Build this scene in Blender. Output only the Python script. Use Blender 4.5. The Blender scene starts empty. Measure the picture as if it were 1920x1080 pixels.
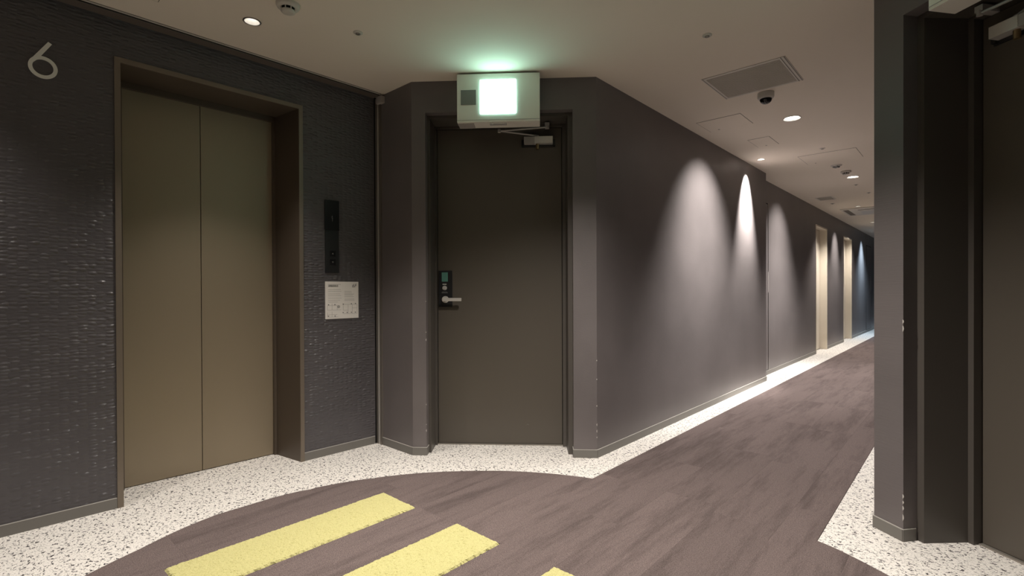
import bpy, bmesh, math, random
from mathutils import Vector, Matrix
random.seed(7)
S = bpy.context.scene
COL = S.collection

# ------------------------------------------------------------------ camera, world, exposure
CAM_YAW, CAM_PITCH, CAM_ROLL = 0.73515, -0.00527, -0.00393
cd = bpy.data.cameras.new('camera'); cam = bpy.data.objects.new('camera', cd); COL.objects.link(cam)
cd.sensor_fit = 'HORIZONTAL'; cd.sensor_width = 36.0; cd.lens = 36.0*947.35/1920.0
cd.shift_y = 9.3/1920.0; cd.clip_start = 0.05
cam.matrix_world = Matrix.Translation((0, 0, 1.07)) @ Matrix.Rotation(CAM_YAW, 4, 'Z') @ \
    Matrix.Rotation(math.pi/2+CAM_PITCH, 4, 'X') @ Matrix.Rotation(CAM_ROLL, 4, 'Z')
S.camera = cam
w = bpy.data.worlds.new('world'); S.world = w; w.use_nodes = True
w.node_tree.nodes['Background'].inputs[0].default_value = (0.5, 0.5, 0.5, 1)
w.node_tree.nodes['Background'].inputs[1].default_value = 0.1
S.view_settings.view_transform = 'Standard'; S.view_settings.look = 'None'
S.view_settings.gamma = 1; S.view_settings.exposure = 0.0
S.view_settings.use_curve_mapping = False

HC = 2.4236          # ceiling height
WARM = (1.0, 0.925, 0.85); NEUT = (1.0, 0.95, 0.90); COOL = (0.62, 0.82, 1.0)
# lobby and corridor downlights: x, y, watts, cone (deg), blend, colour, kind
LIGHTS = {
    'lift':      (-2.667, 1.014, 90, 84, 1.0, WARM),
    'liftback':  (-2.667, -0.300, 60, 96, 1.0, WARM),
    'corridor1': (-1.041, 4.467, 215, 104, 1.0, NEUT),
    'washer':    (-1.608, 5.657, 120, 60, 1.0, NEUT),
    'corridor2': (-1.042, 7.308, 400, 108, 1.0, NEUT),
    'corridor3': (-1.350, 9.950, 190, 110, 0.8, WARM),
    'corridor4': (-1.300, 11.15, 90, 100, 0.9, NEUT),
    'corridor5': (-1.450, 12.54, 120, 120, 0.9, WARM),
    'corridor6': (-1.400, 14.30, 200, 106, 0.9, COOL),
    'corridor7': (-1.042, 18.00, 300, 112, 0.9, COOL),
    'lobby':     (-1.041, 1.630, 370, 124, 1.0, WARM),
    'lobbyfill': (-1.541, -1.00, 90, 110, 0.9, WARM),  # unseen lamp, added as fill light for the lobby
}
# wall-washing beams inside some of the fittings: watts, cone (deg), tilt towards the left wall (deg)
WASH = {'corridor1': (240, 80, 37), 'corridor2': (170, 76, 40), 'washer': (900, 56, 20), 'corridor4': (110, 56, 38), 'corridor6': (150, 60, 36)}

# ------------------------------------------------------------------ materials
def new_mat(name):
    m = bpy.data.materials.new(name); m.use_nodes = True
    nt = m.node_tree; b = nt.nodes['Principled BSDF']
    return m, nt, b
def N(nt, t, **kw):
    n = nt.nodes.new(t)
    for k, v in kw.items(): setattr(n, k, v)
    return n
def simple(name, col, rough=0.5, metal=0.0, spec=0.5, bump=0.0, bscale=200, vary=0.0, vscale=3, emit=None, estr=0):
    m, nt, b = new_mat(name)
    b.inputs['Base Color'].default_value = (*col, 1); b.inputs['Roughness'].default_value = rough
    b.inputs['Metallic'].default_value = metal; b.inputs['Specular IOR Level'].default_value = spec
    tc = N(nt, 'ShaderNodeTexCoord')
    if vary > 0:
        no = N(nt, 'ShaderNodeTexNoise'); no.inputs['Scale'].default_value = vscale; no.inputs['Detail'].default_value = 4
        nt.links.new(tc.outputs['Object'], no.inputs['Vector'])
        r = N(nt, 'ShaderNodeMapRange'); r.inputs[1].default_value = .3; r.inputs[2].default_value = .7
        r.inputs[3].default_value = 1-vary; r.inputs[4].default_value = 1+vary
        nt.links.new(no.outputs[0], r.inputs[0])
        mx = N(nt, 'ShaderNodeVectorMath', operation='SCALE'); mx.inputs[0].default_value = col
        nt.links.new(r.outputs[0], mx.inputs['Scale']); nt.links.new(mx.outputs[0], b.inputs['Base Color'])
    if bump > 0:
        no = N(nt, 'ShaderNodeTexNoise'); no.inputs['Scale'].default_value = bscale; no.inputs['Detail'].default_value = 3
        nt.links.new(tc.outputs['Object'], no.inputs['Vector'])
        bp = N(nt, 'ShaderNodeBump'); bp.inputs['Strength'].default_value = bump; bp.inputs['Distance'].default_value = 0.001
        nt.links.new(no.outputs[0], bp.inputs['Height']); nt.links.new(bp.outputs[0], b.inputs['Normal'])
    if emit:
        b.inputs['Emission Color'].default_value = (*emit, 1); b.inputs['Emission Strength'].default_value = estr
    return m

def wall_paper(name, col, rough, woven):
    """dark vinyl wall covering; woven: raised short dashes, checker-fashion"""
    m, nt, b = new_mat(name)
    b.inputs['Roughness'].default_value = rough; b.inputs['Specular IOR Level'].default_value = 0.45
    tc = N(nt, 'ShaderNodeTexCoord'); sep = N(nt, 'ShaderNodeSeparateXYZ'); com = N(nt, 'ShaderNodeCombineXYZ')
    nt.links.new(tc.outputs['Object'], sep.inputs[0])
    ad = N(nt, 'ShaderNodeMath', operation='ADD'); nt.links.new(sep.outputs['X'], ad.inputs[0]); nt.links.new(sep.outputs['Y'], ad.inputs[1])
    nt.links.new(ad.outputs[0], com.inputs['X']); nt.links.new(sep.outputs['Z'], com.inputs['Y'])
    no = N(nt, 'ShaderNodeTexNoise'); no.inputs['Scale'].default_value = 2.0; no.inputs['Detail'].default_value = 5
    nt.links.new(com.outputs[0], no.inputs['Vector'])
    r = N(nt, 'ShaderNodeMapRange'); r.inputs[1].default_value = .3; r.inputs[2].default_value = .7
    r.inputs[3].default_value = .9; r.inputs[4].default_value = 1.1
    nt.links.new(no.outputs[0], r.inputs[0])
    mx = N(nt, 'ShaderNodeVectorMath', operation='SCALE'); mx.inputs[0].default_value = col
    nt.links.new(r.outputs[0], mx.inputs['Scale']); nt.links.new(mx.outputs[0], b.inputs['Base Color'])
    mp = N(nt, 'ShaderNodeMapping'); mp.inputs['Scale'].default_value = (22, 110, 1)
    nt.links.new(com.outputs[0], mp.inputs[0])
    n2 = N(nt, 'ShaderNodeTexNoise'); n2.inputs['Scale'].default_value = 1.6 if woven else 2.0; n2.inputs['Detail'].default_value = 2
    nt.links.new(mp.outputs[0], n2.inputs['Vector'])
    bp = N(nt, 'ShaderNodeBump'); bp.inputs['Strength'].default_value = 0.5 if woven else 0.18; bp.inputs['Distance'].default_value = 0.003
    nt.links.new(n2.outputs[0], bp.inputs['Height'])
    last = bp
    if woven:
        wob = N(nt, 'ShaderNodeVectorMath', operation='ADD'); n3 = N(nt, 'ShaderNodeTexNoise'); n3.inputs['Scale'].default_value = 25
        sc = N(nt, 'ShaderNodeVectorMath', operation='SCALE'); sc.inputs['Scale'].default_value = 0.008
        nt.links.new(com.outputs[0], n3.inputs['Vector']); nt.links.new(n3.outputs['Color'], sc.inputs[0])
        nt.links.new(com.outputs[0], wob.inputs[0]); nt.links.new(sc.outputs[0], wob.inputs[1])
        mv = N(nt, 'ShaderNodeMapping'); mv.inputs['Scale'].default_value = (29, 62, 1); nt.links.new(wob.outputs[0], mv.inputs[0])
        vo = N(nt, 'ShaderNodeTexVoronoi'); vo.voronoi_dimensions = '2D'; vo.inputs['Scale'].default_value = 1; vo.inputs['Randomness'].default_value = .55
        nt.links.new(mv.outputs[0], vo.inputs['Vector'])
        sp = N(nt, 'ShaderNodeSeparateColor'); nt.links.new(vo.outputs['Color'], sp.inputs[0])
        inv = N(nt, 'ShaderNodeMapRange'); inv.inputs[1].default_value = .15; inv.inputs[2].default_value = .62; inv.inputs[3].default_value = 1; inv.inputs[4].default_value = 0
        nt.links.new(vo.outputs['Distance'], inv.inputs[0])
        hm = N(nt, 'ShaderNodeMath', operation='MULTIPLY'); nt.links.new(inv.outputs[0], hm.inputs[0]); nt.links.new(sp.outputs[0], hm.inputs[1])
        b2 = N(nt, 'ShaderNodeBump'); b2.inputs['Strength'].default_value = 1.0; b2.inputs['Distance'].default_value = 0.0040
        nt.links.new(hm.outputs[0], b2.inputs['Height']); nt.links.new(bp.outputs[0], b2.inputs['Normal']); last = b2
    nt.links.new(last.outputs[0], b.inputs['Normal'])
    return m

def speckle_mat():
    """off-white loop carpet strewn with short dark flecks lying across the corridor"""
    m, nt, b = new_mat('speckled_carpet')
    b.inputs['Roughness'].default_value = 0.95; b.inputs['Specular IOR Level'].default_value = 0.15
    tc = N(nt, 'ShaderNodeTexCoord')
    nd = N(nt, 'ShaderNodeTexNoise'); nd.inputs['Scale'].default_value = 70; nd.inputs['Detail'].default_value = 2
    nt.links.new(tc.outputs['Object'], nd.inputs['Vector'])
    sc = N(nt, 'ShaderNodeVectorMath', operation='SCALE'); sc.inputs['Scale'].default_value = 0.030
    nt.links.new(nd.outputs['Color'], sc.inputs[0])
    ad = N(nt, 'ShaderNodeVectorMath', operation='ADD'); nt.links.new(tc.outputs['Object'], ad.inputs[0]); nt.links.new(sc.outputs[0], ad.inputs[1])
    def layer(rot, sx, sy, lo, hi):
        mp = N(nt, 'ShaderNodeMapping'); mp.inputs['Rotation'].default_value = (0, 0, rot); mp.inputs['Scale'].default_value = (sx, sy, 1)
        nt.links.new(ad.outputs[0], mp.inputs[0])
        n = N(nt, 'ShaderNodeTexNoise'); n.inputs['Scale'].default_value = 1; n.inputs['Detail'].default_value = 1.2
        nt.links.new(mp.outputs[0], n.inputs['Vector'])
        r = N(nt, 'ShaderNodeMapRange'); r.inputs[1].default_value = lo; r.inputs[2].default_value = hi
        nt.links.new(n.outputs[0], r.inputs[0]); return r
    l1 = layer(0.2, 58, 100, .35, .40); l2 = layer(-.6, 90, 130, .33, .38)
    mn = N(nt, 'ShaderNodeMath', operation='MULTIPLY'); nt.links.new(l1.outputs[0], mn.inputs[0]); nt.links.new(l2.outputs[0], mn.inputs[1])
    n2 = N(nt, 'ShaderNodeTexNoise'); n2.inputs['Scale'].default_value = 150; n2.inputs['Detail'].default_value = 3
    nt.links.new(tc.outputs['Object'], n2.inputs['Vector'])
    rr = N(nt, 'ShaderNodeMapRange'); rr.inputs[1].default_value = .32; rr.inputs[2].default_value = .55; rr.inputs[3].default_value = .74; rr.inputs[4].default_value = 1.0
    nt.links.new(n2.outputs[0], rr.inputs[0])
    mc = N(nt, 'ShaderNodeMix', data_type='RGBA'); mc.inputs[6].default_value = (0.075, 0.068, 0.070, 1); mc.inputs[7].default_value = (0.86, 0.82, 0.77, 1)
    nt.links.new(mn.outputs[0], mc.inputs[0])
    fin = N(nt, 'ShaderNodeVectorMath', operation='SCALE'); nt.links.new(mc.outputs[2], fin.inputs[0]); nt.links.new(rr.outputs[0], fin.inputs['Scale'])
    nt.links.new(fin.outputs[0], b.inputs['Base Color'])
    bp = N(nt, 'ShaderNodeBump'); bp.inputs['Strength'].default_value = 0.7; bp.inputs['Distance'].default_value = 0.004
    nt.links.new(n2.outputs[0], bp.inputs['Height']); nt.links.new(bp.outputs[0], b.inputs['Normal'])
    return m

def carpet_mat():
    m, nt, b = new_mat('brown_carpet')
    b.inputs['Roughness'].default_value = 0.95; b.inputs['Specular IOR Level'].default_value = 0.1
    tc = N(nt, 'ShaderNodeTexCoord'); oi = N(nt, 'ShaderNodeObjectInfo')
    off = N(nt, 'ShaderNodeVectorMath', operation='SCALE'); off.inputs[0].default_value = (37, 53, 11)
    nt.links.new(oi.outputs['Random'], off.inputs['Scale'])
    ad = N(nt, 'ShaderNodeVectorMath', operation='ADD'); nt.links.new(tc.outputs['Object'], ad.inputs[0]); nt.links.new(off.outputs[0], ad.inputs[1])
    mp = N(nt, 'ShaderNodeMapping'); mp.inputs['Scale'].default_value = (9, 1.1, 1); nt.links.new(ad.outputs[0], mp.inputs[0])
    n1 = N(nt, 'ShaderNodeTexNoise'); n1.inputs['Scale'].default_value = 1.0; n1.inputs['Detail'].default_value = 9; n1.inputs['Roughness'].default_value = .74
    nt.links.new(mp.outputs[0], n1.inputs['Vector'])
    r1 = N(nt, 'ShaderNodeMapRange'); r1.inputs[1].default_value = .36; r1.inputs[2].default_value = .53; r1.inputs[3].default_value = .68; r1.inputs[4].default_value = 1.0
    nt.links.new(n1.outputs[0], r1.inputs[0])
    n2 = N(nt, 'ShaderNodeTexNoise'); n2.inputs['Scale'].default_value = 290; n2.inputs['Detail'].default_value = 3
    nt.links.new(tc.outputs['Object'], n2.inputs['Vector'])
    r2 = N(nt, 'ShaderNodeMapRange'); r2.inputs[1].default_value = .35; r2.inputs[2].default_value = .65; r2.inputs[3].default_value = .68; r2.inputs[4].default_value = 1.32
    nt.links.new(n2.outputs[0], r2.inputs[0])
    r3 = N(nt, 'ShaderNodeMapRange'); r3.inputs[3].default_value = .93; r3.inputs[4].default_value = 1.07
    nt.links.new(oi.outputs['Random'], r3.inputs[0])
    m1 = N(nt, 'ShaderNodeMath', operation='MULTIPLY'); nt.links.new(r1.outputs[0], m1.inputs[0]); nt.links.new(r2.outputs[0], m1.inputs[1])
    m2 = N(nt, 'ShaderNodeMath', operation='MULTIPLY'); nt.links.new(m1.outputs[0], m2.inputs[0]); nt.links.new(r3.outputs[0], m2.inputs[1])
    fin = N(nt, 'ShaderNodeVectorMath', operation='SCALE'); fin.inputs[0].default_value = (0.150, 0.117, 0.111)
    nt.links.new(m2.outputs[0], fin.inputs['Scale']); nt.links.new(fin.outputs[0], b.inputs['Base Color'])
    bp = N(nt, 'ShaderNodeBump'); bp.inputs['Strength'].default_value = 0.6; bp.inputs['Distance'].default_value = 0.002
    nt.links.new(n2.outputs[0], bp.inputs['Height']); nt.links.new(bp.outputs[0], b.inputs['Normal'])
    return m

def yellow_mat():
    m, nt, b = new_mat('yellow_carpet')
    b.inputs['Roughness'].default_value = 0.95; b.inputs['Specular IOR Level'].default_value = 0.1
    tc = N(nt, 'ShaderNodeTexCoord')
    n2 = N(nt, 'ShaderNodeTexNoise'); n2.inputs['Scale'].default_value = 260; n2.inputs['Detail'].default_value = 3
    nt.links.new(tc.outputs['Object'], n2.inputs['Vector'])
    cr = N(nt, 'ShaderNodeValToRGB'); cr.color_ramp.elements[0].position = .30; cr.color_ramp.elements[0].color = (.38, .35, .12, 1)
    cr.color_ramp.elements[1].position = .46; cr.color_ramp.elements[1].color = (.575, .535, .25, 1)
    nt.links.new(n2.outputs[0], cr.inputs[0]); nt.links.new(cr.outputs[0], b.inputs['Base Color'])
    bp = N(nt, 'ShaderNodeBump'); bp.inputs['Strength'].default_value = 0.6; bp.inputs['Distance'].default_value = 0.004
    nt.links.new(n2.outputs[0], bp.inputs['Height']); nt.links.new(bp.outputs[0], b.inputs['Normal'])
    return m

def lift_metal():
    """bronze-painted satin steel"""
    m, nt, b = new_mat('bronze_steel')
    b.inputs['Base Color'].default_value = (0.29, 0.237, 0.165, 1); b.inputs['Metallic'].default_value = 0.3
    b.inputs['Roughness'].default_value = 0.42
    return m

M = {
    'woven': wall_paper('woven_wall_vinyl', (0.092, 0.085, 0.090), 0.30, True),
    'vinyl': wall_paper('plain_wall_vinyl', (0.152, 0.135, 0.134), 0.42, False),
    'ceiling': simple('ceiling_paint', (0.76, 0.69, 0.60), 0.9, spec=.2, bump=.05, bscale=500),
    'speckle': speckle_mat(), 'carpet': carpet_mat(), 'yellow': yellow_mat(), 'bronze': lift_metal(),
    'bronzeframe': simple('bronze_frame', (0.20, 0.165, 0.13), 0.4, metal=.4),
    'bronzejamb': simple('shaded_bronze_jamb', (0.105, 0.082, 0.062), 0.4, metal=.3),  # frame bronze darkened: shade inside the lift recess is put into the colour
    'doorpaint': simple('dark_door_paint', (0.100, 0.086, 0.070), 0.42, bump=.03, bscale=300),
    'framepaint': simple('dark_frame_paint', (0.085, 0.075, 0.066), 0.4),
    'base': simple('grey_baseboard', (0.17, 0.16, 0.145), 0.45),
    'baseline': simple('pale_joint_line', (0.42, 0.40, 0.37), 0.5),
    'black': simple('black_plastic', (0.008, 0.008, 0.009), 0.25),
    'blackmatte': simple('black_gap', (0.006, 0.006, 0.006), 0.8, spec=.1),
    'darkplate': simple('dark_grey_plate', (0.018, 0.018, 0.019), 0.35),
    'dimprint': simple('dim_grey_print', (0.16, 0.16, 0.16), 0.5),
    'numeral': simple('satin_numeral', (0.80, 0.79, 0.74), 0.5),
    'paper': simple('white_print_panel', (0.84, 0.80, 0.76), 0.4),
    'ink': simple('grey_ink', (0.10, 0.10, 0.10), 0.6),
    'paleink': simple('pale_ink', (0.42, 0.40, 0.38), 0.6),
    'whiteplastic': simple('white_plastic', (0.62, 0.60, 0.56), 0.45),
    'ceilplastic': simple('ceiling_plastic', (0.56, 0.53, 0.48), 0.5),
    'slat': simple('grille_slat', (0.47, 0.43, 0.37), 0.6),
    'greyfilm': simple('grey_window', (0.20, 0.20, 0.19), 0.3),
    'signbox': simple('beige_sign_case', (0.80, 0.77, 0.70), 0.4),
    'signlight': simple('lit_sign_panel', (0.8, 0.8, 0.8), 0.4, emit=(0.50, 1.0, 0.84), estr=11),
    'steel': simple('brushed_steel', (0.74, 0.71, 0.67), 0.3, metal=.35),
    'chrome': simple('chrome', (0.80, 0.78, 0.75), 0.15, metal=.4),
    'closer': simple('aluminium_closer', (0.46, 0.43, 0.41), 0.4, metal=.2),
    'brass': simple('brass_bolt', (0.30, 0.21, 0.11), 0.35, metal=.7),
    'shutter': simple('shutter_strip_paint', (0.12, 0.098, 0.082), 0.5),
    'rail': simple('rail_metal', (0.26, 0.235, 0.21), 0.3, metal=.6),
    'lockgreen': simple('green_lock_screen', (0.06, 0.13, 0.095), 0.25, emit=(.2, .5, .38), estr=.06),
    'cream': simple('cream_door_paint', (0.72, 0.66, 0.56), 0.45),
    'lamp': simple('lamp_diffuser', (0.9, 0.9, 0.9), 0.4, emit=(1, .96, .9), estr=14),
    'lampdeep': simple('lamp_bulb_face', (0.9, 0.9, 0.9), 0.4, emit=(1, .95, .88), estr=7),
    'lampcool': simple('cool_lamp_diffuser', (0.9, 0.9, 0.9), 0.4, emit=(.6, .8, 1), estr=6),
    'dome': simple('smoked_dome', (0.004, 0.004, 0.004), 0.06),
    'groove': simple('groove_shadow', (0.16, 0.14, 0.12), 0.8),
    'chip': simple('bare_plaster_chip', (0.6, 0.57, 0.53), 0.8),
    'sill': simple('sill_metal', (0.36, 0.33, 0.29), 0.35, metal=.5),
}

# ------------------------------------------------------------------ mesh helpers
def link(name, bm, mat, parent=None, smooth=False):
    bmesh.ops.recalc_face_normals(bm, faces=bm.faces)
    me = bpy.data.meshes.new(name); bm.to_mesh(me); bm.free()
    if smooth:
        for p in me.polygons: p.use_smooth = True
    me.materials.append(M[mat])
    o = bpy.data.objects.new(name, me); COL.objects.link(o)
    if parent is not None:
        o.parent = parent
        o.matrix_parent_inverse = root_inv(parent)
    return o
def root_inv(p):
    m = Matrix.Identity(4)
    q = p
    while q is not None:
        m = Matrix.Translation(-q.location) @ m if q.type == 'EMPTY' else m
        q = None if q.parent is None or q.type == 'EMPTY' else None
    return m
def thing(name, loc, label=None, cat=None, group=None, kind=None):
    o = bpy.data.objects.new(name, None); COL.objects.link(o); o.location = loc; o.empty_display_size = .1
    tag(o, label, cat, group, kind); return o
def tag(o, label=None, cat=None, group=None, kind=None):
    if label: o['label'] = label
    if cat: o['category'] = cat
    if group: o['group'] = group
    if kind: o['kind'] = kind
    return o
def struct(name, bm, mat, parent=None):
    o = link(name, bm, mat, parent)
    if parent is None: o['kind'] = 'structure'
    return o

class Wall:
    """a vertical wall plane: a = along, dep = depth into the wall (negative = out into the room)"""
    def __init__(s, o, d, n):
        s.o = Vector(o); s.d = Vector(d).normalized(); s.n = Vector(n).normalized()
    def p(s, a, dep, z):
        q = s.o + s.d*a + s.n*dep
        return Vector((q.x, q.y, z))
    def box(s, bm, a0, a1, d0, d1, z0, z1, bevel=0):
        vs = [bm.verts.new(s.p(a, d, z)) for z in (z0, z1) for d in (d0, d1) for a in (a0, a1)]
        fs = [(0,1,3,2),(4,6,7,5),(0,4,5,1),(2,3,7,6),(0,2,6,4),(1,5,7,3)]
        ff = [bm.faces.new([vs[i] for i in f]) for f in fs]
        if bevel:
            es = list({e for f in ff for e in f.edges})
            bmesh.ops.bevel(bm, geom=es, offset=bevel, segments=2, affect='EDGES', profile=.7)
        return bm
    def poly(s, bm, pts, d0, d1):
        """polygon in (a, z) extruded over depth d0..d1"""
        lo = [bm.verts.new(s.p(a, d0, z)) for a, z in pts]; hi = [bm.verts.new(s.p(a, d1, z)) for a, z in pts]
        bm.faces.new(lo); bm.faces.new(hi)
        for i in range(len(pts)):
            j = (i+1) % len(pts); bm.faces.new((lo[i], lo[j], hi[j], hi[i]))
        return bm
    def plan(s, bm, pts, z0, z1):
        """polygon in (a, dep) extruded over height"""
        lo = [bm.verts.new(s.p(a, d, z0)) for a, d in pts]; hi = [bm.verts.new(s.p(a, d, z1)) for a, d in pts]
        bm.faces.new(lo); bm.faces.new(hi)
        for i in range(len(pts)):
            j = (i+1) % len(pts); bm.faces.new((lo[i], lo[j], hi[j], hi[i]))
        return bm
    def cyl(s, bm, a, z, r, d0, d1, n=24, r1=None):
        r1 = r if r1 is None else r1
        A = [bm.verts.new(s.p(a+math.cos(t*2*math.pi/n)*r, d0, z+math.sin(t*2*math.pi/n)*r)) for t in range(n)]
        B = [bm.verts.new(s.p(a+math.cos(t*2*math.pi/n)*r1, d1, z+math.sin(t*2*math.pi/n)*r1)) for t in range(n)]
        bm.faces.new(A); bm.faces.new(B)
        for i in range(n): j = (i+1) % n; bm.faces.new((A[i], A[j], B[j], B[i]))
        return bm
def BM(): return bmesh.new()
def tube(bm, p, q, r, n=10):
    p = Vector(p); q = Vector(q); ax = (q-p).normalized(); u = ax.orthogonal().normalized(); v = ax.cross(u)
    A = [bm.verts.new(p+(u*math.cos(t*2*math.pi/n)+v*math.sin(t*2*math.pi/n))*r) for t in range(n)]
    B = [bm.verts.new(q+(u*math.cos(t*2*math.pi/n)+v*math.sin(t*2*math.pi/n))*r) for t in range(n)]
    bm.faces.new(A); bm.faces.new(B)
    for i in range(n): j = (i+1) % n; bm.faces.new((A[i], A[j], B[j], B[i]))
    return bm
def lathe(bm, cx, cy, prof, n=32):
    """prof: list of (r, z); r = 0 closes"""
    rings = []
    for r, z in prof:
        if r < 1e-6: rings.append([bm.verts.new((cx, cy, z))])
        else: rings.append([bm.verts.new((cx+math.cos(t*2*math.pi/n)*r, cy+math.sin(t*2*math.pi/n)*r, z)) for t in range(n)])
    for a, b in zip(rings, rings[1:]):
        for i in range(n):
            j = (i+1) % n
            if len(a) == 1: bm.faces.new((a[0], b[i], b[j]))
            elif len(b) == 1: bm.faces.new((a[i], a[j], b[0]))
            else: bm.faces.new((a[i], a[j], b[j], b[i]))
    return bm
def xbox(bm, x0, x1, y0, y1, z0, z1):
    return Wall((0, 0), (1, 0), (0, 1)).box(bm, x0, x1, y0, y1, z0, z1)

# ------------------------------------------------------------------ plan
LIFT = Wall((-3.126, 0.538), (0.0239, 0.9997), (-0.9997, 0.0239))          # lift wall, a grows towards the corner
PW = Wall((-3.0905, 2.001), (1, 0), (0, 1))                                # short return beside the rail
CL = Wall((-2.683, 2.001), (0.779, 0.627), (-0.627, 0.779))                # splayed wall with the service door
ang = math.radians(37.5)
CR = Wall((0.627, 2.051), (-math.cos(ang), math.sin(ang)), (math.sin(ang), math.cos(ang)))   # its mirror image on the right
A_L = CL.p(1.188, 0, 0); A_R = CR.p(1.188, 0, 0)
XL1, XL2, XR, YSTEP, YEND = -1.757, -1.874, A_R.x, 6.37, 22.0
YBACK = -2.2
KL = Wall((XL1, A_L.y), (0, 1), (-1, 0)); K2 = Wall((XL2, 0), (0, 1), (-1, 0)); KR = Wall((XR, 0), (0, 1), (1, 0))
T = 0.12
BH, BD = 0.050, 0.006     # baseboard

# floor: one speckled carpet over the whole place
bm = BM(); xbox(bm, -3.9, 1.3, YBACK-.2, YEND+.2, -0.05, 0.0)
floor = struct('floor', bm, 'speckle')

# ceiling with round cut-outs for the downlights
HOLE = {'lift': .036, 'liftback': .036, 'corridor1': .060, 'washer': .034, 'corridor2': .060, 'corridor3': .036, 'corridor4': .036, 'corridor5': .036,
        'corridor6': .036, 'corridor7': .036, 'lobby': .045, 'lobbyfill': .045}
bm = BM()
def loop(bm, pts):
    vs = [bm.verts.new(p) for p in pts]
    return [bm.edges.new((vs[i], vs[(i+1) % len(vs)])) for i in range(len(vs))]
es = loop(bm, [(-3.9, YBACK-.2, HC), (1.3, YBACK-.2, HC), (1.3, YEND+.2, HC), (-3.9, YEND+.2, HC)])
for k, L in LIGHTS.items():
    es += loop(bm, [(L[0]+math.cos(t*math.pi/16)*HOLE[k], L[1]+math.sin(t*math.pi/16)*HOLE[k], HC) for t in range(32)])
bmesh.ops.triangle_fill(bm, edges=es, use_beauty=True)
g = bmesh.ops.extrude_face_region(bm, geom=list(bm.faces))
for v in g['geom']:
    if isinstance(v, bmesh.types.BMVert): v.co.z += 0.012
ceiling = struct('ceiling', bm, 'ceiling')
bm = BM(); xbox(bm, -3.9, 1.3, YBACK-.2, YEND+.2, HC+.14, HC+.2); struct('ceiling_slab_above', bm, 'ceiling')

# walls
def wall_with_opening(name, W, a0, a1, o0, o1, oz, thick, mat, back=None):
    bm = BM()
    if o0 is None: W.box(bm, a0, a1, 0, thick, 0, HC)
    else:
        W.box(bm, a0, o0, 0, thick, 0, HC); W.box(bm, o1, a1, 0, thick, 0, HC); W.box(bm, o0, o1, 0, thick, oz, HC)
    return struct(name, bm, mat)
LA0, LA1 = -2.78, 1.463
wl = wall_with_opening('wall_left', LIFT, LA0, LA1, 0.0, 0.938, 2.231, .34, 'woven')
PEND = 0.4075
bm = BM(); LIFT.box(bm, 1.446, LA1, -.002, 0, 0, HC-.0002); link('corner_gap_shade', bm, 'blackmatte', wl)  # black strip laid on the wall for the shade in the corner
bm = BM(); PW.box(bm, -.0, PEND, 0.0, T, 0, HC); wp = struct('wall_left_return', bm, 'vinyl')
def chamfer_wall(name, W, off):
    bm = BM()
    o0, o1 = 0.090+off, 1.040+off
    # left pier, right pier, header; outer ends mitred so they close on the neighbouring walls
    W.plan(bm, [(0, 0), (o0, 0), (o0, .34), (-.0, .34)], 0, HC)
    W.plan(bm, [(o1, 0), (1.188, 0), (1.188-.02, .34), (o1, .34)], 0, HC)
    W.box(bm, o0, o1, 0, .34, 2.222, HC)
    return struct(name, bm, 'vinyl')
wc = chamfer_wall('wall_front', CL, 0.0)
wr = chamfer_wall('wall_front_right', CR, 0.009)
bm = BM(); KL.box(bm, 0, YSTEP-A_L.y, 0, .09, 0, HC); KL.box(bm, 1.0, YSTEP-A_L.y, .09, .30, 0, HC); w1 = struct('wall_corridor_left', bm, 'vinyl')
# recessed stretch with two white door openings
D4 = (9.545, 10.43); D5 = (12.03, 12.97); DZ = 2.14
bm = BM()
for a0, a1 in ((YSTEP, D4[0]), (D4[1], D5[0]), (D5[1], YEND)): K2.box(bm, a0, a1, 0, .3, 0, HC)
for a0, a1 in (D4, D5): K2.box(bm, a0, a1, 0, .3, DZ, HC)
w2 = struct('wall_corridor_far_left', bm, 'vinyl')
bm = BM(); KR.box(bm, A_R.y, YEND, 0, .09, 0, HC); w3 = struct('wall_corridor_right', bm, 'vinyl')
bm = BM(); xbox(bm, XL2-.1, XR+.1, YEND, YEND+.1, 0, HC); struct('wall_corridor_end', bm, 'vinyl')
bm = BM(); xbox(bm, .627, 1.2, 2.051, 2.051+.12, 0, HC); struct('wall_right_return', bm, 'vinyl')
bm = BM(); xbox(bm, 1.03, 1.15, YBACK, 2.051, 0, HC); struct('wall_right', bm, 'woven')
bm = BM(); xbox(bm, -3.6, 1.15, YBACK-.12, YBACK, 0, HC); struct('wall_back', bm, 'vinyl')

# baseboards: grey skirting with a pale joint line on top
def baseboard(name, W, spans):
    bm = BM(); b2 = BM()
    for a0, a1 in spans:
        W.box(bm, a0, a1, -BD, 0.0, 0, BH); W.box(b2, a0, a1, -BD-.0005, 0.0, BH, BH+.0025)
    o = struct(name, bm, 'base'); link('joint_line', b2, 'baseline', o); return o
baseboard('baseboard_left', LIFT, [(LA0, -.001), (.939, 1.44)])
baseboard('baseboard_left_return', PW, [(.066, PEND)])
baseboard('baseboard_front', CL, [(-.002, .090), (1.040, 1.190)])
baseboard('baseboard_front_right', CR, [(-.002, .099), (1.049, 1.190)])
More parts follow.
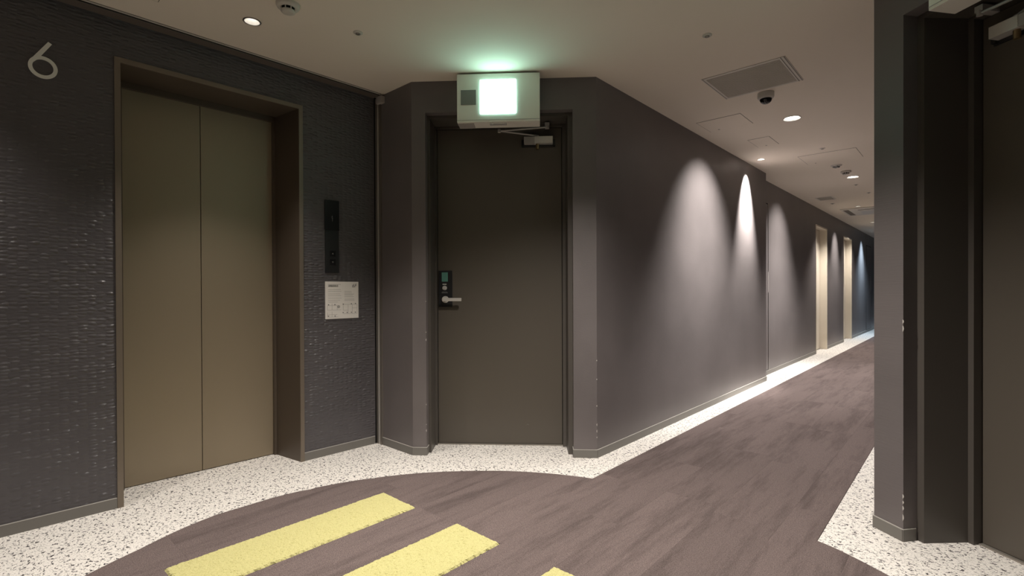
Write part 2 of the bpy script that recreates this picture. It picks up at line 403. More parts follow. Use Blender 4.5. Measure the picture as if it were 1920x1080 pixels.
# the reveal of the door recess carries it too
for nm, W, off in (('baseboard_front_reveal', CL, 0.), ('baseboard_right_reveal', CR, .009)):
    bm = BM(); W.box(bm, 1.040+off-.004, 1.040+off, -.004, .06, 0, BH); W.box(bm, .090+off, .094+off, -.004, .06, 0, BH)
    b2 = BM(); W.box(b2, 1.040+off-.0045, 1.040+off, -.004, .06, BH, BH+.0025); W.box(b2, .090+off, .0945+off, -.004, .06, BH, BH+.0025)
    o = struct(nm, bm, 'base'); link('joint_line', b2, 'baseline', o)
baseboard('baseboard_corridor_left', KL, [(0, YSTEP-A_L.y)])
baseboard('baseboard_corridor_far_left', K2, [(YSTEP, D4[0]), (D4[1], D5[0]), (D5[1], YEND)])
baseboard('baseboard_corridor_right', KR, [(A_R.y, YEND)])

# paint chips knocked off the outer corners
def chips(W, a, zs, parent):
    bm = BM()
    for z, h in zs:
        s_ = random.choice((-1, 1))
        W.poly(bm, [(a-.0035, z), (a+.001, z-h*.45), (a+.0015, z+h*.5), (a-.002, z+h*.3)], -.0015, .001)
    o = link('paint_chips', bm, 'chip', parent); o['kind'] = 'stuff'; o['label'] = 'white plaster showing through chips on the corner edge'
chips(CL, .0895, [(.16, .02), (.20, .008), (.33, .012), (.75, .02), (.80, .01), (1.0, .008)], wc)
chips(CL, 1.1885, [(.13, .012), (.165, .01), (.17, .02), (.21, .02), (.33, .012), (.5, .01), (.62, .01)], wc)
chips(CR, 1.0495, [(.10, .03), (.14, .02), (.165, .014), (.19, .02), (.9, .03), (.93, .02)], wr)

# fire-shutter strip along the top of the lift wall, slot and thin white edge
bm = BM(); LIFT.box(bm, LA0, 1.445, -.072, -.0005, HC-.006, HC-.0002)
so = thing('shutter_housing', LIFT.p(0, -.04, HC-.006), 'brown fire shutter strip running along the ceiling above the lift wall', 'shutter housing')
link('cover_strip', bm, 'shutter', so)
bm = BM(); LIFT.box(bm, LA0, 1.445, -.083, -.072, HC-.0015, HC-.0002); link('slot', bm, 'blackmatte', so)
bm = BM(); LIFT.box(bm, LA0, 1.445, -.075, -.072, HC-.008, HC-.0055); LIFT.box(bm, LA0, 1.445, -.098, -.094, HC-.002, HC-.0002); link('edge_trim', bm, 'rail', so)
bm = BM(); LIFT.box(bm, LA0, 1.445, -.094, -.083, HC-.004, HC-.0002); link('outer_lip', bm, 'ceilplastic', so)

# guide rail of the shutter in the corner
gr = thing('shutter_guide_rail', (-3.06, 1.99, 0), 'slim vertical metal shutter rail in the corner beside the lift wall', 'rail')
bm = BM(); PW.box(bm, .004, .031, -.012, 0, 0, HC-.012); link('rail_flange', bm, 'rail', gr)
bm = BM(); PW.box(bm, .031, .0335, -.014, 0, 0, HC-.012); PW.box(bm, .044, .0465, -.014, 0, 0, HC-.012); link('rail_lip', bm, 'steel', gr)
bm = BM(); PW.box(bm, .0335, .044, -.002, 0, 0, HC-.012); link('slot', bm, 'blackmatte', gr)
bm = BM(); PW.box(bm, .0465, .068, -.012, 0, 0, HC-.05); link('rail_flange', bm, 'rail', gr)
bm = BM(); PW.box(bm, .046, .108, -.030, 0, 2.362, 2.408, .003)
tag(link('junction_box', bm, 'closer'), 'small grey box at the top of the corner rail', 'box')

# ------------------------------------------------------------------ carpet tiles
CC = (-1.045, 0.947)
RT = [(0, 1.63), (50, 1.61), (60, 1.607), (67, 1.612), (82, 1.57), (92, 1.57), (103, 1.562), (111, 1.565), (120, 1.571), (128, 1.577), (137, 1.58), (146, 1.595),
      (155, 1.607), (163, 1.62), (171, 1.627), (178, 1.63), (184, 1.625), (190, 1.60), (196, 1.565), (203, 1.55), (215, 1.54), (240, 1.55), (300, 1.6), (360, 1.63)]
def rad(deg):
    deg %= 360
    for (a, r), (b, q) in zip(RT, RT[1:]):
        if a <= deg <= b:
            t = (deg-a)/(b-a); return r+(q-r)*t
CIRC = [(CC[0]+rad(d)*math.cos(math.radians(d)), CC[1]+rad(d)*math.sin(math.radians(d))) for d in [i*1.5 for i in range(240)]]
CX0, CX1 = -1.578, -0.477
def yspan(x):
    ys = []
    for i in range(len(CIRC)):
        (x0, y0), (x1, y1) = CIRC[i], CIRC[(i+1) % len(CIRC)]
        if (x0 <= x < x1) or (x1 <= x < x0): ys.append(y0+(y1-y0)*(x-x0)/(x1-x0))
    if len(ys) < 2: return None
    lo, hi = min(ys), max(ys)
    if CX0 < x < CX1: hi = YEND
    return max(lo, YBACK), hi
PW_ = 0.2765; PX0 = -2.29 - 2*PW_; PL = 0.98
YELLOW = {2: (0.535, 1.515), 4: (0.555, 1.535), 6: (0.56, 1.545)}
def tile_piece(bm, x0, x1, y0, y1, z):
    n = max(2, int((x1-x0)/.02)+1); lo = []; hi = []
    for i in range(n+1):
        x = x0+(x1-x0)*i/n
        xs = min(max(x, x0+1e-4), x1-1e-4)
        sp = yspan(xs)
        if sp is None: continue
        a, b = max(y0, sp[0]), min(y1, sp[1])
        if b-a < .004:
            if lo: break
            continue
        lo.append((x, a)); hi.append((x, b))
    if len(lo) < 2: return
    pts = lo+hi[::-1]
    A = [bm.verts.new((x, y, 0)) for x, y in pts]; B = [bm.verts.new((x, y, z)) for x, y in pts]
    bm.faces.new(B)
    for i in range(len(pts)): j = (i+1) % len(pts); bm.faces.new((A[i], A[j], B[j], B[i]))
phase = {0: .3, 1: .62, 2: .535, 3: 1.53, 4: .555, 5: 1.04, 6: .56, 7: 1.45, 8: .8, 9: 1.2}
ntile = 0
for k in range(0, 15):
    x0, x1 = PX0+k*PW_, PX0+(k+1)*PW_
    ph = phase.get(k, .3*k)
    j0 = int(math.floor((YBACK-ph)/PL))-1
    for j in range(j0, 40):
        y0 = ph+j*PL; y1 = y0+PL
        if y1 < -1.0 or y0 > YEND: continue
        if k in YELLOW and j == 0: continue
        bm = BM(); g_ = .0002
        cuts = sorted({x0+g_, x1-g_, *[c for c in (CX0, CX1) if x0+g_ < c < x1-g_]})
        for a, b in zip(cuts, cuts[1:]): tile_piece(bm, a, b, y0+g_, y1-g_, .004)
        if len(bm.faces) == 0: bm.free(); continue
        o = link('carpet_tile', bm, 'carpet', floor); ntile += 1
def shag(x0, x1, y0, y1):
    """tufted yellow tile: thick pile with a ragged outline"""
    bm = BM(); st = .0065; nx = int((x1-x0)/st); ny = int((y1-y0)/st); rnd = random.Random(int((x0+9)*1000)); G = []
    for i in range(nx+1):
        row = []
        for j in range(ny+1):
            x = x0+(x1-x0)*i/nx; y = y0+(y1-y0)*j/ny
            edge = min(i, nx-i, j, ny-j)
            z = .0115+rnd.uniform(-.0016, .0016)
            dx = rnd.uniform(-.0025, .0025); dy = rnd.uniform(-.0025, .0025)
            if edge == 0:
                dx = rnd.uniform(-.005, .005); dy = rnd.uniform(-.005, .005); z = .002
            elif edge == 1: z *= .85
            row.append(bm.verts.new((x+dx, y+dy, z)))
        G.append(row)
    for i in range(nx):
        for j in range(ny): bm.faces.new((G[i][j], G[i+1][j], G[i+1][j+1], G[i][j+1]))
    return bm
YL = {2: 'shaggy yellow carpet tile nearest the lift', 4: 'shaggy yellow carpet tile, middle of the three', 6: 'shaggy yellow carpet tile farthest from the lift, just entering view'}
for k, (y0, y1) in YELLOW.items():
    o = link('yellow_carpet_tile', shag(PX0+k*PW_+.002, PX0+(k+1)*PW_-.002, y0, y1), 'yellow', floor); o['label'] = YL[k]

# ------------------------------------------------------------------ lift
lift = thing('door_1', LIFT.p(.469, 0, 0), 'bronze metal lift entrance with two sliding door panels', 'lift door', kind='structure')
bm = BM()
LIFT.box(bm, 0, .025, -.008, .0, 0, 2.231); LIFT.box(bm, .914, .938, -.008, .0, 0, 2.231); LIFT.box(bm, .025, .914, -.008, .0, 2.206, 2.231)
link('face_frame', bm, 'bronzeframe', lift)
bm = BM()
LIFT.plan(bm, [(0, 0), (.025, 0), (.056, .255), (.07, .255), (.07, .30), (0, .30)], 0, 2.206)
link('jamb', bm, 'bronzejamb', lift)
bm = BM()
LIFT.plan(bm, [(.914, 0), (.938, 0), (.938, .30), (.857, .30), (.857, .255), (.872, .255)], 0, 2.206)
link('jamb', bm, 'bronzejamb', lift)
bm = BM(); LIFT.box(bm, 0, .938, 0, .30, 2.206, 2.231); LIFT.box(bm, .03, .91, .255, .30, 2.172, 2.206); link('head', bm, 'bronzejamb', lift)
bm = BM(); LIFT.box(bm, .062, .4455, .278, .30, .004, 2.176, .0015); link('door_panel', bm, 'bronze', lift)
bm = BM(); LIFT.box(bm, .4490, .862, .278, .30, .004, 2.176, .0015); link('door_panel', bm, 'bronze', lift)
bm = BM(); LIFT.box(bm, .05, .87, .295, .33, 0, 2.2); link('shaft_backing', bm, 'blackmatte', lift)

# big floor numeral
bm = BM(); n = 48; cx, cz, Ro, Ri = -.2570, 2.0935, .0500, .0355
d0, d1 = -.006, 0
ro = [(cx+Ro*math.cos(t*2*math.pi/n), cz+Ro*math.sin(t*2*math.pi/n)) for t in range(n)]
ri = [(cx+Ri*math.cos(t*2*math.pi/n), cz+Ri*math.sin(t*2*math.pi/n)) for t in range(n)]
V = [[bm.verts.new(LIFT.p(a, d, z)) for a, z in L] for L, d in ((ro, d0), (ri, d0), (ro, d1), (ri, d1))]
for i in range(n):
    j = (i+1) % n
    bm.faces.new((V[0][i], V[0][j], V[1][j], V[1][i])); bm.faces.new((V[2][i], V[2][j], V[3][j], V[3][i]))
    bm.faces.new((V[0][i], V[0][j], V[2][j], V[2][i])); bm.faces.new((V[1][i], V[1][j], V[3][j], V[3][i]))
LIFT.poly(bm, [(-.2390, 2.2150), (-.2265, 2.2075), (-.2720, 2.1290), (-.2915, 2.1060), (-.3020, 2.1120)], d0-.0003, d1)
tag(link('floor_numeral', bm, 'numeral'), 'pale metal number 6 fixed high on the wall left of the lift', 'sign')

# lift call panel
cp = thing('lift_call_panel', LIFT.p(1.13, 0, 1.19), 'tall narrow black lift call panel on the wall right of the lift', 'call panel')
bm = BM(); LIFT.box(bm, 1.081, 1.176, -.006, 0, 1.189, 1.469, .001); link('button_plate', bm, 'darkplate', cp)
bm = BM(); LIFT.box(bm, 1.079, 1.177, -.010, 0, 1.469, 1.663, .001); link('display', bm, 'black', cp)
for z in (1.315, 1.259):
    bm = BM(); LIFT.box(bm, 1.113, 1.151, -.0078, -.006, z-.019, z+.019, .001); bt = link('button', bm, 'black', cp)
    up = z > 1.3
    bm = BM()
    q = [(1.126, z-.004), (1.138, z-.004), (1.132, z+.006)] if up else [(1.126, z+.004), (1.138, z+.004), (1.132, z-.006)]
    LIFT.poly(bm, q, -.0084, -.0078); o = link('arrow_mark', bm, 'dimprint', cp)
bm = BM(); LIFT.box(bm, 1.1285, 1.1305, -.0105, -.010, 1.525, 1.563); LIFT.poly(bm, [(1.1225, 1.551), (1.1245, 1.549), (1.1295, 1.560), (1.1295, 1.564)], -.0105, -.010)
LIFT.box(bm, 1.1245, 1.135, -.0105, -.010, 1.5435, 1.545)
link('indicator_digit', bm, 'dimprint', cp)

# evacuation plan
ep = thing('evacuation_plan', LIFT.p(1.199, 0, .887), 'square white evacuation plan with 6F under the lift call panel', 'sign')
bm = BM(); LIFT.box(bm, 1.081, 1.317, -.005, 0, .887, 1.132, .0008); link('board', bm, 'paper', ep)
def text(body, W, a, z, size, dep, mat, parent, name='lettering', font_shear=0):
    cu = bpy.data.curves.new(name, 'FONT'); cu.body = body; cu.size = size; cu.extrude = 0.0002; cu.shear = font_shear
    o = bpy.data.objects.new(name, cu); COL.objects.link(o)
    X = Vector((W.d.x, W.d.y, 0)); Z = Vector((0, 0, 1)); Yn = X.cross(Z)
    R = Matrix((X, Z, Yn)).transposed().to_4x4()
    mw = Matrix.Translation(W.p(a, dep, z)) @ R
    dg = bpy.context.evaluated_depsgraph_get(); me = bpy.data.meshes.new_from_object(o.evaluated_get(dg))
    me.transform(mw); bpy.data.objects.remove(o)
    me.materials.clear(); me.materials.append(M[mat])
    m = bpy.data.objects.new(name, me); COL.objects.link(m); m.parent = parent; m.matrix_parent_inverse = root_inv(parent)
    return m
SD = -.0053
text('6F', LIFT, 1.268, 1.094, .034, SD, 'ink', ep, font_shear=.25)
text('避難経路図', LIFT, 1.100, 1.098, .014, SD, 'ink', ep)
bm = BM()
rnd = random.Random(4)
for z in (1.112,): LIFT.box(bm, 1.100, 1.188, SD, SD+.0003, z, z+.0022)
for z in (1.078, 1.066, 1.050, 1.038, 1.022, 1.008, .996): LIFT.box(bm, 1.100, 1.195-rnd.uniform(0, .03), SD, SD+.0003, z, z+.0018)
for z in (1.066, 1.056, 1.048, 1.040, 1.030, 1.014, 1.006): LIFT.box(bm, 1.214, 1.290-rnd.uniform(0, .03), SD, SD+.0003, z, z+.0022)
link('small_print', bm, 'paleink', ep)
bm = BM()
def ln(a0, z0, a1, z1, t=.0009):
    if abs(a1-a0) < 1e-6: LIFT.box(bm, a0-t, a0+t, SD, SD+.0003, z0, z1)
    else: LIFT.box(bm, a0, a1, SD, SD+.0003, z0-t, z0+t)
for a0, a1, z in ((1.094, 1.162, .975), (1.094, 1.190, .945), (1.094, 1.162, .915), (1.094, 1.170, .899), (1.205, 1.306, .980), (1.205, 1.240, .941), (1.270, 1.306, .955), (1.205, 1.306, .918)): ln(a0, z, a1, z)
for a, z0, z1 in ((1.094, .945, .975), (1.126, .945, .988), (1.126, .899, .934), (1.094, .899, .930), (1.162, .945, .975), (1.205, .941, .980), (1.240, .918, .980), (1.270, .918, .980), (1.306, .918, .980)): ln(a, z0, a, z1)
link('floor_plan_drawing', bm, 'paleink', ep)
bm = BM()
for a, z in ((1.102, .980), (1.146, .980), (1.205, .982), (1.264, .984), (1.294, .985), (1.204, .926), (1.233, .926), (1.264, .926), (1.293, .926), (1.101, .905), (1.147, .905)):
    LIFT.box(bm, a-.0035, a+.0035, SD-.0001, SD+.0003, z-.003, z+.003)
bm2 = bm; o = link('room_numbers', bm2, 'ink', ep); o['kind'] = 'stuff'
bm = BM(); LIFT.cyl(bm, 1.172, .966, .010, SD-.0001, SD+.0002); link('north_mark', bm, 'paleink', ep)

# ------------------------------------------------------------------ service doors (front and its twin on the right)
def service_door(num, W, off, label, flip):
    """opening .090-1.040 wide in the splayed wall; a counted from the lobby side"""
    r = thing('door_%d' % num, W.p(.565+off, .26, 0), label, 'door', kind='structure')
    a = (lambda v: v+off-(.022 if .9 < v < 1.006 else 0)) if flip else (lambda v: v+off)
    if flip:
        W = Wall(W.o, W.d, W.n); W.n = W.n*1.2     # this one sits a little deeper in its wall
    bm = BM()   # frame: face, deep jamb, stop
    W.plan(bm, [(a(.090), .058), (a(.108), .058), (a(.104), .215), (a(.116), .215), (a(.116), .30), (a(.090), .30)], 0, 2.221)
    W.plan(bm, [(a(1.040), .058), (a(1.010), .058), (a(1.004), .215), (a(.982), .215), (a(.982), .30), (a(1.040), .30)], 0, 2.221)
    W.box(bm, a(.108), a(1.010), .058, .30, 2.201, 2.221); W.box(bm, a(.104), a(1.004), .215, .30, 2.188, 2.201)
    link('door_frame', bm, 'framepaint', r)
    bm = BM(); W.box(bm, a(.1155), a(.982), .2555, .2565, 0, 2.19); link('shadow_gap', bm, 'blackmatte', r)
    bm = BM(); W.box(bm, a(.1185), a(.9785), .250, .295, .008, 2.185, .0015); link('door_leaf', bm, 'doorpaint', r)
    bm = BM(); W.box(bm, a(.116), a(.982), .235, .30, 0, .006); link('sill', bm, 'sill', r)
    # lock plate with screen and key cylinder, lever handle
    bm = BM(); W.box(bm, a(.124), a(.219), .241, .250, .955, 1.208, .002); lp = link('lock_plate', bm, 'darkplate', r)
    bm = BM(); W.box(bm, a(.146), a(.189), .2395, .241, 1.132, 1.196, .0006); o = link('lock_screen', bm, 'lockgreen', lp); o.matrix_parent_inverse = Matrix.Identity(4)
    bm = BM(); W.box(bm, a(.152), a(.179), .2385, .241, 1.110, 1.117, .0006); o = link('lock_label', bm, 'whiteplastic', lp); o.matrix_parent_inverse = Matrix.Identity(4)
    bm = BM(); W.cyl(bm, a(.167), 1.088, .016, .236, .241); W.cyl(bm, a(.167), 1.088, .011, .231, .236); o = link('key_cylinder', bm, 'chrome', lp); o.matrix_parent_inverse = Matrix.Identity(4)
    bm = BM(); W.box(bm, a(.146), a(.187), .2395, .241, 1.052, 1.057); W.box(bm, a(.150), a(.183), .2395, .241, 1.060, 1.0625)
    o = link('plate_marks', bm, 'dimprint', lp); o.matrix_parent_inverse = Matrix.Identity(4)
    bm = BM()
    W.cyl(bm, a(.172), 1.008, .0235, .228, .241, 28); W.cyl(bm, a(.172), 1.008, .012, .190, .228, 20)
    W.box(bm, a(.162), a(.292), .180, .195, .997, 1.019, .005)
    link('lever_handle', bm, 'steel', r)
    # door closer
    dc = BM(); W.box(dc, a(.722), a(.918), .205, .247, 2.070, 2.117, .004); c = link('closer_body', dc, 'closer', r)
    dc = BM(); W.box(dc, a(.795), a(.9185), .2035, .2475, 2.0695, 2.1175, .003); link('closer_end_cover', dc, 'steel', r)
    dc = BM(); W.box(dc, a(.704), a(.935), .244, .2505, 2.054, 2.105, .001); W.box(dc, a(.704), a(.722), .232, .244, 2.056, 2.078, .001); W.box(dc, a(.918), a(.935), .232, .244, 2.060, 2.082, .001)
    link('closer_bracket', dc, 'darkplate', r)
    dc = BM(); tube(dc, W.p(a(.815), .225, 2.035), W.p(a(.815), .225, 2.072), .012, 16); link('closer_bolt', dc, 'brass', r)
    dc = BM(); tube(dc, W.p(a(.815), .225, 2.117), W.p(a(.815), .225, 2.128), .010, 12)
    tube(dc, W.p(a(.815), .225, 2.126), W.p(a(.560), .135, 2.136), .0055, 8)
    tube(dc, W.p(a(.560), .135, 2.136), W.p(a(.880), .150, 2.160), .0060, 8)
    tube(dc, W.p(a(.560), .135, 2.126), W.p(a(.560), .135, 2.147), .011, 12)
    tube(dc, W.p(a(.880), .150, 2.150), W.p(a(.880), .150, 2.170), .011, 12); W.box(dc, a(.865), a(.895), .145, .215, 2.166, 2.190)
    link('closer_arm', dc, 'closer', r)
    return r
service_door(2, CL, 0.0, 'dark brown flat metal door at the end of the lobby, under the lit sign', False)
service_door(3, CR, 0.009, 'dark metal door cut by the right edge, behind the deep black recess', True)
# scuff low on the first door
bm = BM(); CL.poly(bm, [(.726, .134), (.742, .146), (.748, .138), (.738, .141)], .2493, .2499)
o = link('scuff_mark', bm, 'base', bpy.data.objects['door_2'])

# lit exit-type signs over the doors
def lit_sign(W, off, label, grp):
    r = thing('ceiling_sign_box', W.p(.575+off, -.06, HC), label, 'sign', grp)
    a = lambda v: v+off
    bm = BM(); W.box(bm, a(.318), a(.832), -.120, .0, 2.114, HC-.012, .003); link('case', bm, 'signbox', r)
    bm = BM(); W.box(bm, a(.464), a(.684), -.1255, -.120, 2.164, 2.3715, .001); link('lit_panel', bm, 'signlight', r)
    bm = BM(); W.box(bm, a(.342), a(.437), -.1225, -.120, 2.2215, 2.313, .0006); link('sensor_window', bm, 'greyfilm', r)
    bm = BM(); W.box(bm, a(.322), a(.420), -.100, -.02, 2.110, 2.114); W.box(bm, a(.318), a(.832), -.1215, -.1195, 2.1255, 2.128); link('bottom_cover', bm, 'closer', r)
    bm = BM(); W.box(bm, a(.520), a(.625), -.110, -.075, 2.104, 2.114, .003); W.cyl(bm, a(.54), 2.107, .008, -.113, -.108, 12); link('latch', bm, 'chrome', r)
    return r
lit_sign(CL, 0, 'beige box sign with glowing white square above the dark door', None)
lit_sign(CR, 0.009, 'second beige sign box, its bottom corner at the top right', None)

# ------------------------------------------------------------------ corridor doors
def cream_door(num, span, label):
    r = thing('door_%d' % num, K2.p(sum(span)/2, .1, 0), label, 'door', kind='structure')
    s0, s1 = span
    bm = BM()
    K2.box(bm, s0, s0+.025, -.006, .16, 0, DZ); K2.box(bm, s1-.025, s1, -.006, .16, 0, DZ); K2.box(bm, s0+.025, s1-.025, -.006, .16, DZ-.025, DZ)
    link('door_frame', bm, 'cream', r)
    bm = BM(); K2.box(bm, s0+.030, s1-.030, .105, .145, .010, DZ-.030, .002); link('door_leaf', bm, 'cream', r)
    bm = BM(); K2.box(bm, s0+.025, s1-.025, .110, .114, .0, DZ-.025); link('shadow_gap', bm, 'blackmatte', r)
    bm = BM(); K2.box(bm, s0+.025, s1-.025, .10, .16, 0, .006); link('sill', bm, 'sill', r)
    bm = BM(); K2.box(bm, s0+.055, s0+.10, .097, .105, 1.02, 1.22, .002); link('lock_plate', bm, 'darkplate', r)
    bm = BM(); K2.cyl(bm, s0+.08, 1.0, .02, .085, .105, 16); K2.box(bm, s0+.07, s0+.20, .05, .065, .99, 1.01, .003); K2.cyl(bm, s0+.08, 1.0, .01, .05, .09, 12)
    link('lever_handle', bm, 'steel', r)
cream_door(4, D4, 'nearer of the two cream doors down the corridor')
cream_door(5, D5, 'farther of the two cream doors down the corridor')
def flush_door(num, s0, s1, label, z1=2.14):
    r = thing('door_%d' % num, K2.p((s0+s1)/2, 0, 0), label, 'door', kind='structure')
    bm = BM(); K2.box(bm, s0+.006, s1-.006, -.004, .0, .065, z1-.006); link('door_leaf', bm, 'vinyl', r)
    bm = BM(); K2.box(bm, s0-.012, s1+.012, -.002, 0, .060, z1+.006); link('shadow_gap', bm, 'blackmatte', r)
    bm = BM(); K2.box(bm, s1+.012, s1+.020, -.005, 0, .06, z1+.01); link('edge_trim', bm, 'rail', r)
    bm = BM(); K2.box(bm, s1-.004, s1+.010, -.008, -.002, 1.03, 1.29, .001); link('flush_handle', bm, 'closer', r)
flush_door(6, 6.42, 6.86, 'dark flush shaft door just past the step in the corridor wall')
flush_door(7, 15.05, 15.82, 'distant dark flush door near the end of the corridor wall')

# ------------------------------------------------------------------ ceiling fittings
DLAB = {
    'lift': 'small recessed ceiling light with silver reflector in front of the lift',
    'corridor1': 'bright round ceiling light just beyond the camera dome',
    'washer': 'recessed ceiling light close to the left corridor wall',
    'corridor2': 'bright round ceiling light second down the corridor, by the detector',
    'corridor3': 'small distant ceiling light in front of the nearer cream door',
    'corridor4': 'small distant ceiling light between the two cream doors',
    'corridor5': 'small distant ceiling light in front of the farther cream door',
    'corridor6': 'bluish distant ceiling light beyond the second cream door',
    'corridor7': 'farthest bluish ceiling light near the corridor end',
    'liftback': 'recessed ceiling light beside the lift wall at the back',
    'lobby': 'recessed ceiling light over the middle of the lobby',
    'lobbyfill': 'unseen ceiling light added at the back of the lobby as fill'}
for k, (x, y, watt, cone, blend, colr) in LIGHTS.items():
    R0 = HOLE[k]; r = thing('ceiling_downlight', (x, y, HC), DLAB[k], 'ceiling light', 'recessed ceiling downlights')
    deep = k in ('lift', 'liftback', 'corridor3', 'corridor4', 'corridor5', 'corridor6')
    bm = BM(); lathe(bm, x, y, [(R0+.006, HC+.001), (R0+.006, HC-.002), (R0-.001, HC-.003), (R0-.001, HC+.001)]); link('trim_ring', bm, 'ceilplastic' if not deep else 'rail', r, True)
    dz = .035 if deep else .006
    bm = BM(); lathe(bm, x, y, [(R0-.001, HC-.002), (R0-.003, HC+dz*.5), (R0*.68, HC+dz+.004)]); link('reflector', bm, 'whiteplastic', r, True)
    bm = BM(); rr = R0*.7 if deep else R0-.003
    lathe(bm, x, y, [(0, HC+dz), (rr, HC+dz), (rr, HC+dz+.004), (0, HC+dz+.004)])
    cool = colr == COOL
    link('lamp', bm, 'lampcool' if cool else ('lampdeep' if deep else 'lamp'), r)
    ld = bpy.data.lights.new('downlight_beam', 'SPOT'); ld.energy = watt; ld.color = colr; ld.spot_size = math.radians(cone); ld.spot_blend = blend
    ld.shadow_soft_size = .03
    lo = bpy.data.objects.new('downlight_beam', ld); COL.objects.link(lo); lo.location = (0, 0, -.006); lo.parent = r
    if k in WASH:
        wt, wc_, tilt = WASH[k]
        l2 = bpy.data.lights.new('wall_wash_beam', 'SPOT'); l2.energy = wt; l2.color = colr; l2.spot_size = math.radians(wc_); l2.spot_blend = 1.0
        l2.shadow_soft_size = .02
        lo2 = bpy.data.objects.new('wall_wash_beam', l2); COL.objects.link(lo2); lo2.location = (0, 0, -.006); lo2.rotation_euler = (0, math.radians(tilt), 0); lo2.parent = r

def sprinkler(x, y, label, r_=.024):
    r = thing('sprinkler_head', (x, y, HC), label, 'sprinkler', 'small sprinkler heads in the ceiling')
    bm = BM(); lathe(bm, x, y, [(r_, HC), (r_, HC-.003), (r_*.55, HC-.006), (0, HC-.006)]); link('cover_ring', bm, 'ceilplastic', r, True)
    bm = BM(); lathe(bm, x, y, [(r_*.5, HC-.005), (r_*.5, HC-.010), (0, HC-.011)]); link('cap', bm, 'rail', r, True)
sprinkler(-2.375, 1.431, 'small sprinkler head between the lift and the lit sign')
sprinkler(-1.034, 2.70, 'small sprinkler head nearer than the large grille')
sprinkler(-1.045, 5.613, 'tiny sprinkler head at the edge of the ceiling hatch')
sprinkler(-1.086, 7.859, 'tiny sprinkler head just past the second bright light')
sprinkler(-1.60, 9.338, 'small dark ceiling head past the small square vent', .03)
sprinkler(-1.043, 8.635, 'faint sprinkler head level with the small square vent')

def detector(x, y, label, R0=.052, h=.042):
    r = thing('smoke_detector', (x, y, HC), label, 'smoke detector')
    bm = BM(); lathe(bm, x, y, [(R0, HC), (R0, HC-.012), (R0*.93, HC-.018), (R0*.62, HC-.020)]); link('base_plate', bm, 'ceilplastic', r, True)
    bm = BM(); lathe(bm, x, y, [(R0*.62, HC-.019), (R0*.55, HC-.033), (0, HC-.033)]); link('sensor_chamber', bm, 'blackmatte', r)
    bm = BM(); lathe(bm, x, y, [(R0*.60, HC-.031), (R0*.58, HC-h+.003), (R0*.4, HC-h), (0, HC-h)]); link('cap', bm, 'ceilplastic', r, True)
    bm = BM()
    for i in range(8):
        t = i*math.pi/4; px, py = x+math.cos(t)*R0*.6, y+math.sin(t)*R0*.6
        tube(bm, (px, py, HC-.017), (px, py, HC-.034), .0028, 6)
    link('cage', bm, 'ceilplastic', r)
detector(-2.383, 1.068, 'white smoke detector with dark slots at the top edge, near the lift')
detector(-1.049, 6.889, 'smoke detector right beside the second bright light')
# ceiling speaker / sensor with clover of four pads
r = thing('ceiling_sensor', (-1.077, 6.49, HC), 'small round sensor with clover-shaped face before the detector', 'sensor')
bm = BM(); lathe(bm, -1.077, 6.49, [(.055, HC), (.052, HC-.008), (.02, HC-.012), (0, HC-.012)]); link('base_plate', bm, 'ceilplastic', r, True)
bm = BM()
for i in range(4):
    t = i*math.pi/2+.4; lathe(bm, -1.077+math.cos(t)*.022, 6.49+math.sin(t)*.022, [(.013, HC-.010), (.012, HC-.026), (0, HC-.027)], 14)
link('sensor_pads', bm, 'greyfilm', r, True)

def hatch(x0, x1, y0, y1, label, dark=True):
    r = thing('ceiling_hatch', ((x0+x1)/2, (y0+y1)/2, HC), label, 'access hatch')
    t = .0035
    bm = BM()
    for q in ((x0, x1, y0, y0+t), (x0, x1, y1-t, y1), (x0, x0+t, y0+t, y1-t), (x1-t, x1, y0+t, y1-t)): xbox(bm, q[0], q[1], q[2], q[3], HC-.0012, HC+.001)
    link('frame_gap', bm, 'groove' if dark else 'shutter', r)
    bm = BM(); xbox(bm, x0+t, x1-t, y0+t, y1-t, HC-.0022, HC+.001); link('panel', bm, 'ceiling', r)
    bm = BM(); lathe(bm, x0+.08, y1-.03, [(.008, HC-.002), (.008, HC-.004), (0, HC-.004)], 12); link('latch', bm, 'rail', r)
hatch(-1.647, -1.303, 4.062, 4.378, 'square ceiling hatch close to the left corridor wall, before the bright light')
hatch(-1.492, -1.310, 4.845, 5.160, 'faint narrow ceiling hatch between the other two hatches')
hatch(-1.300, -0.801, 5.80, 6.245, 'large ceiling hatch with dark outline beyond the bright light')
hatch(-2.811, -2.40, .20, .652, 'ceiling hatch whose corner shows at the top edge above the lift')

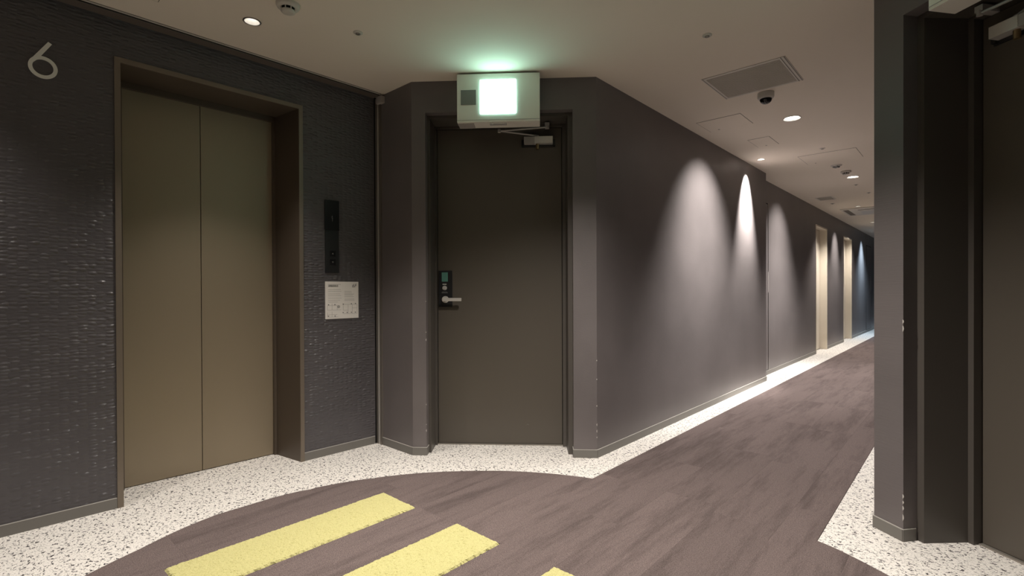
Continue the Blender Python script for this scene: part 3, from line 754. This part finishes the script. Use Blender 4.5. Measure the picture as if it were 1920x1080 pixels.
def grille(x0, x1, y0, y1, n, label, border=.018, side=True):
    r = thing('ceiling_grille', ((x0+x1)/2, (y0+y1)/2, HC), label, 'vent')
    ix0, ix1 = (x0+.022, x1-.034) if side else (x0+border, x1-border)
    bm = BM()
    xbox(bm, x0, ix0, y0, y1, HC-.004, HC+.001); xbox(bm, ix1, x1, y0, y1, HC-.004, HC+.001)
    xbox(bm, ix0, ix1, y0, y0+border, HC-.004, HC+.001); xbox(bm, ix0, ix1, y1-border, y1, HC-.004, HC+.001)
    link('frame', bm, 'ceilplastic', r)
    bm = BM(); xbox(bm, ix0, ix1, y0+border, y1-border, HC-.0005, HC+.001); link('duct_shadow', bm, 'shutter', r)
    bm = BM(); st = (y1-y0-2*border)/n
    for i in range(n): xbox(bm, ix0, ix1, y0+border+i*st, y0+border+i*st+st*.62, HC-.0045, HC-.0005)
    o = link('slats', bm, 'slat', r); o['kind'] = 'stuff'
    if side:
        bm = BM(); xbox(bm, x0+.006, x0+.010, y0, y1, HC-.0045, HC-.003)
        link('side_slot', bm, 'groove', r)
        for q in (.026, .008):
            bm = BM(); xbox(bm, x1-q, x1-q+.005, y0, y1, HC-.0045, HC-.003); link('side_slot', bm, 'groove', r)
grille(-1.281, -0.792, 3.243, 3.690, 26, 'large slatted ceiling grille beside the camera dome')
grille(-1.695, -1.478, 8.59, 8.90, 8, 'small square vent far down the corridor by the left wall', side=False)
r = thing('ceiling_air_unit', (-1.2, 10.6, HC), 'long ceiling air outlet with dark slots deep in the corridor', 'air conditioner')
bm = BM(); xbox(bm, -1.63, -.75, 10.12, 11.10, HC-.012, HC); link('face_panel', bm, 'ceilplastic', r)
bm = BM(); xbox(bm, -1.40, -.80, 10.30, 10.36, HC-.0135, HC-.012); xbox(bm, -1.60, -1.52, 10.22, 11.0, HC-.0135, HC-.012); link('air_slot', bm, 'groove', r)
bm = BM(); xbox(bm, -1.40, -.80, 10.5, 10.95, HC-.0135, HC-.012); link('intake', bm, 'closer', r)

# dome camera
cx, cy = -1.040, 3.770
r = thing('dome_camera', (cx, cy, HC), 'white security camera with glossy black dome beside the large grille', 'camera')
bm = BM(); lathe(bm, cx, cy, [(.052, HC), (.053, HC-.028), (.047, HC-.040), (.0395, HC-.042)]); link('housing', bm, 'whiteplastic', r, True)
bm = BM(); lathe(bm, cx, cy, [(.0395*math.cos(t*math.pi/16), HC-.040-.036*math.sin(t*math.pi/16)) for t in range(0, 8)]+[(0, HC-.076)]); link('dome', bm, 'dome', r, True)
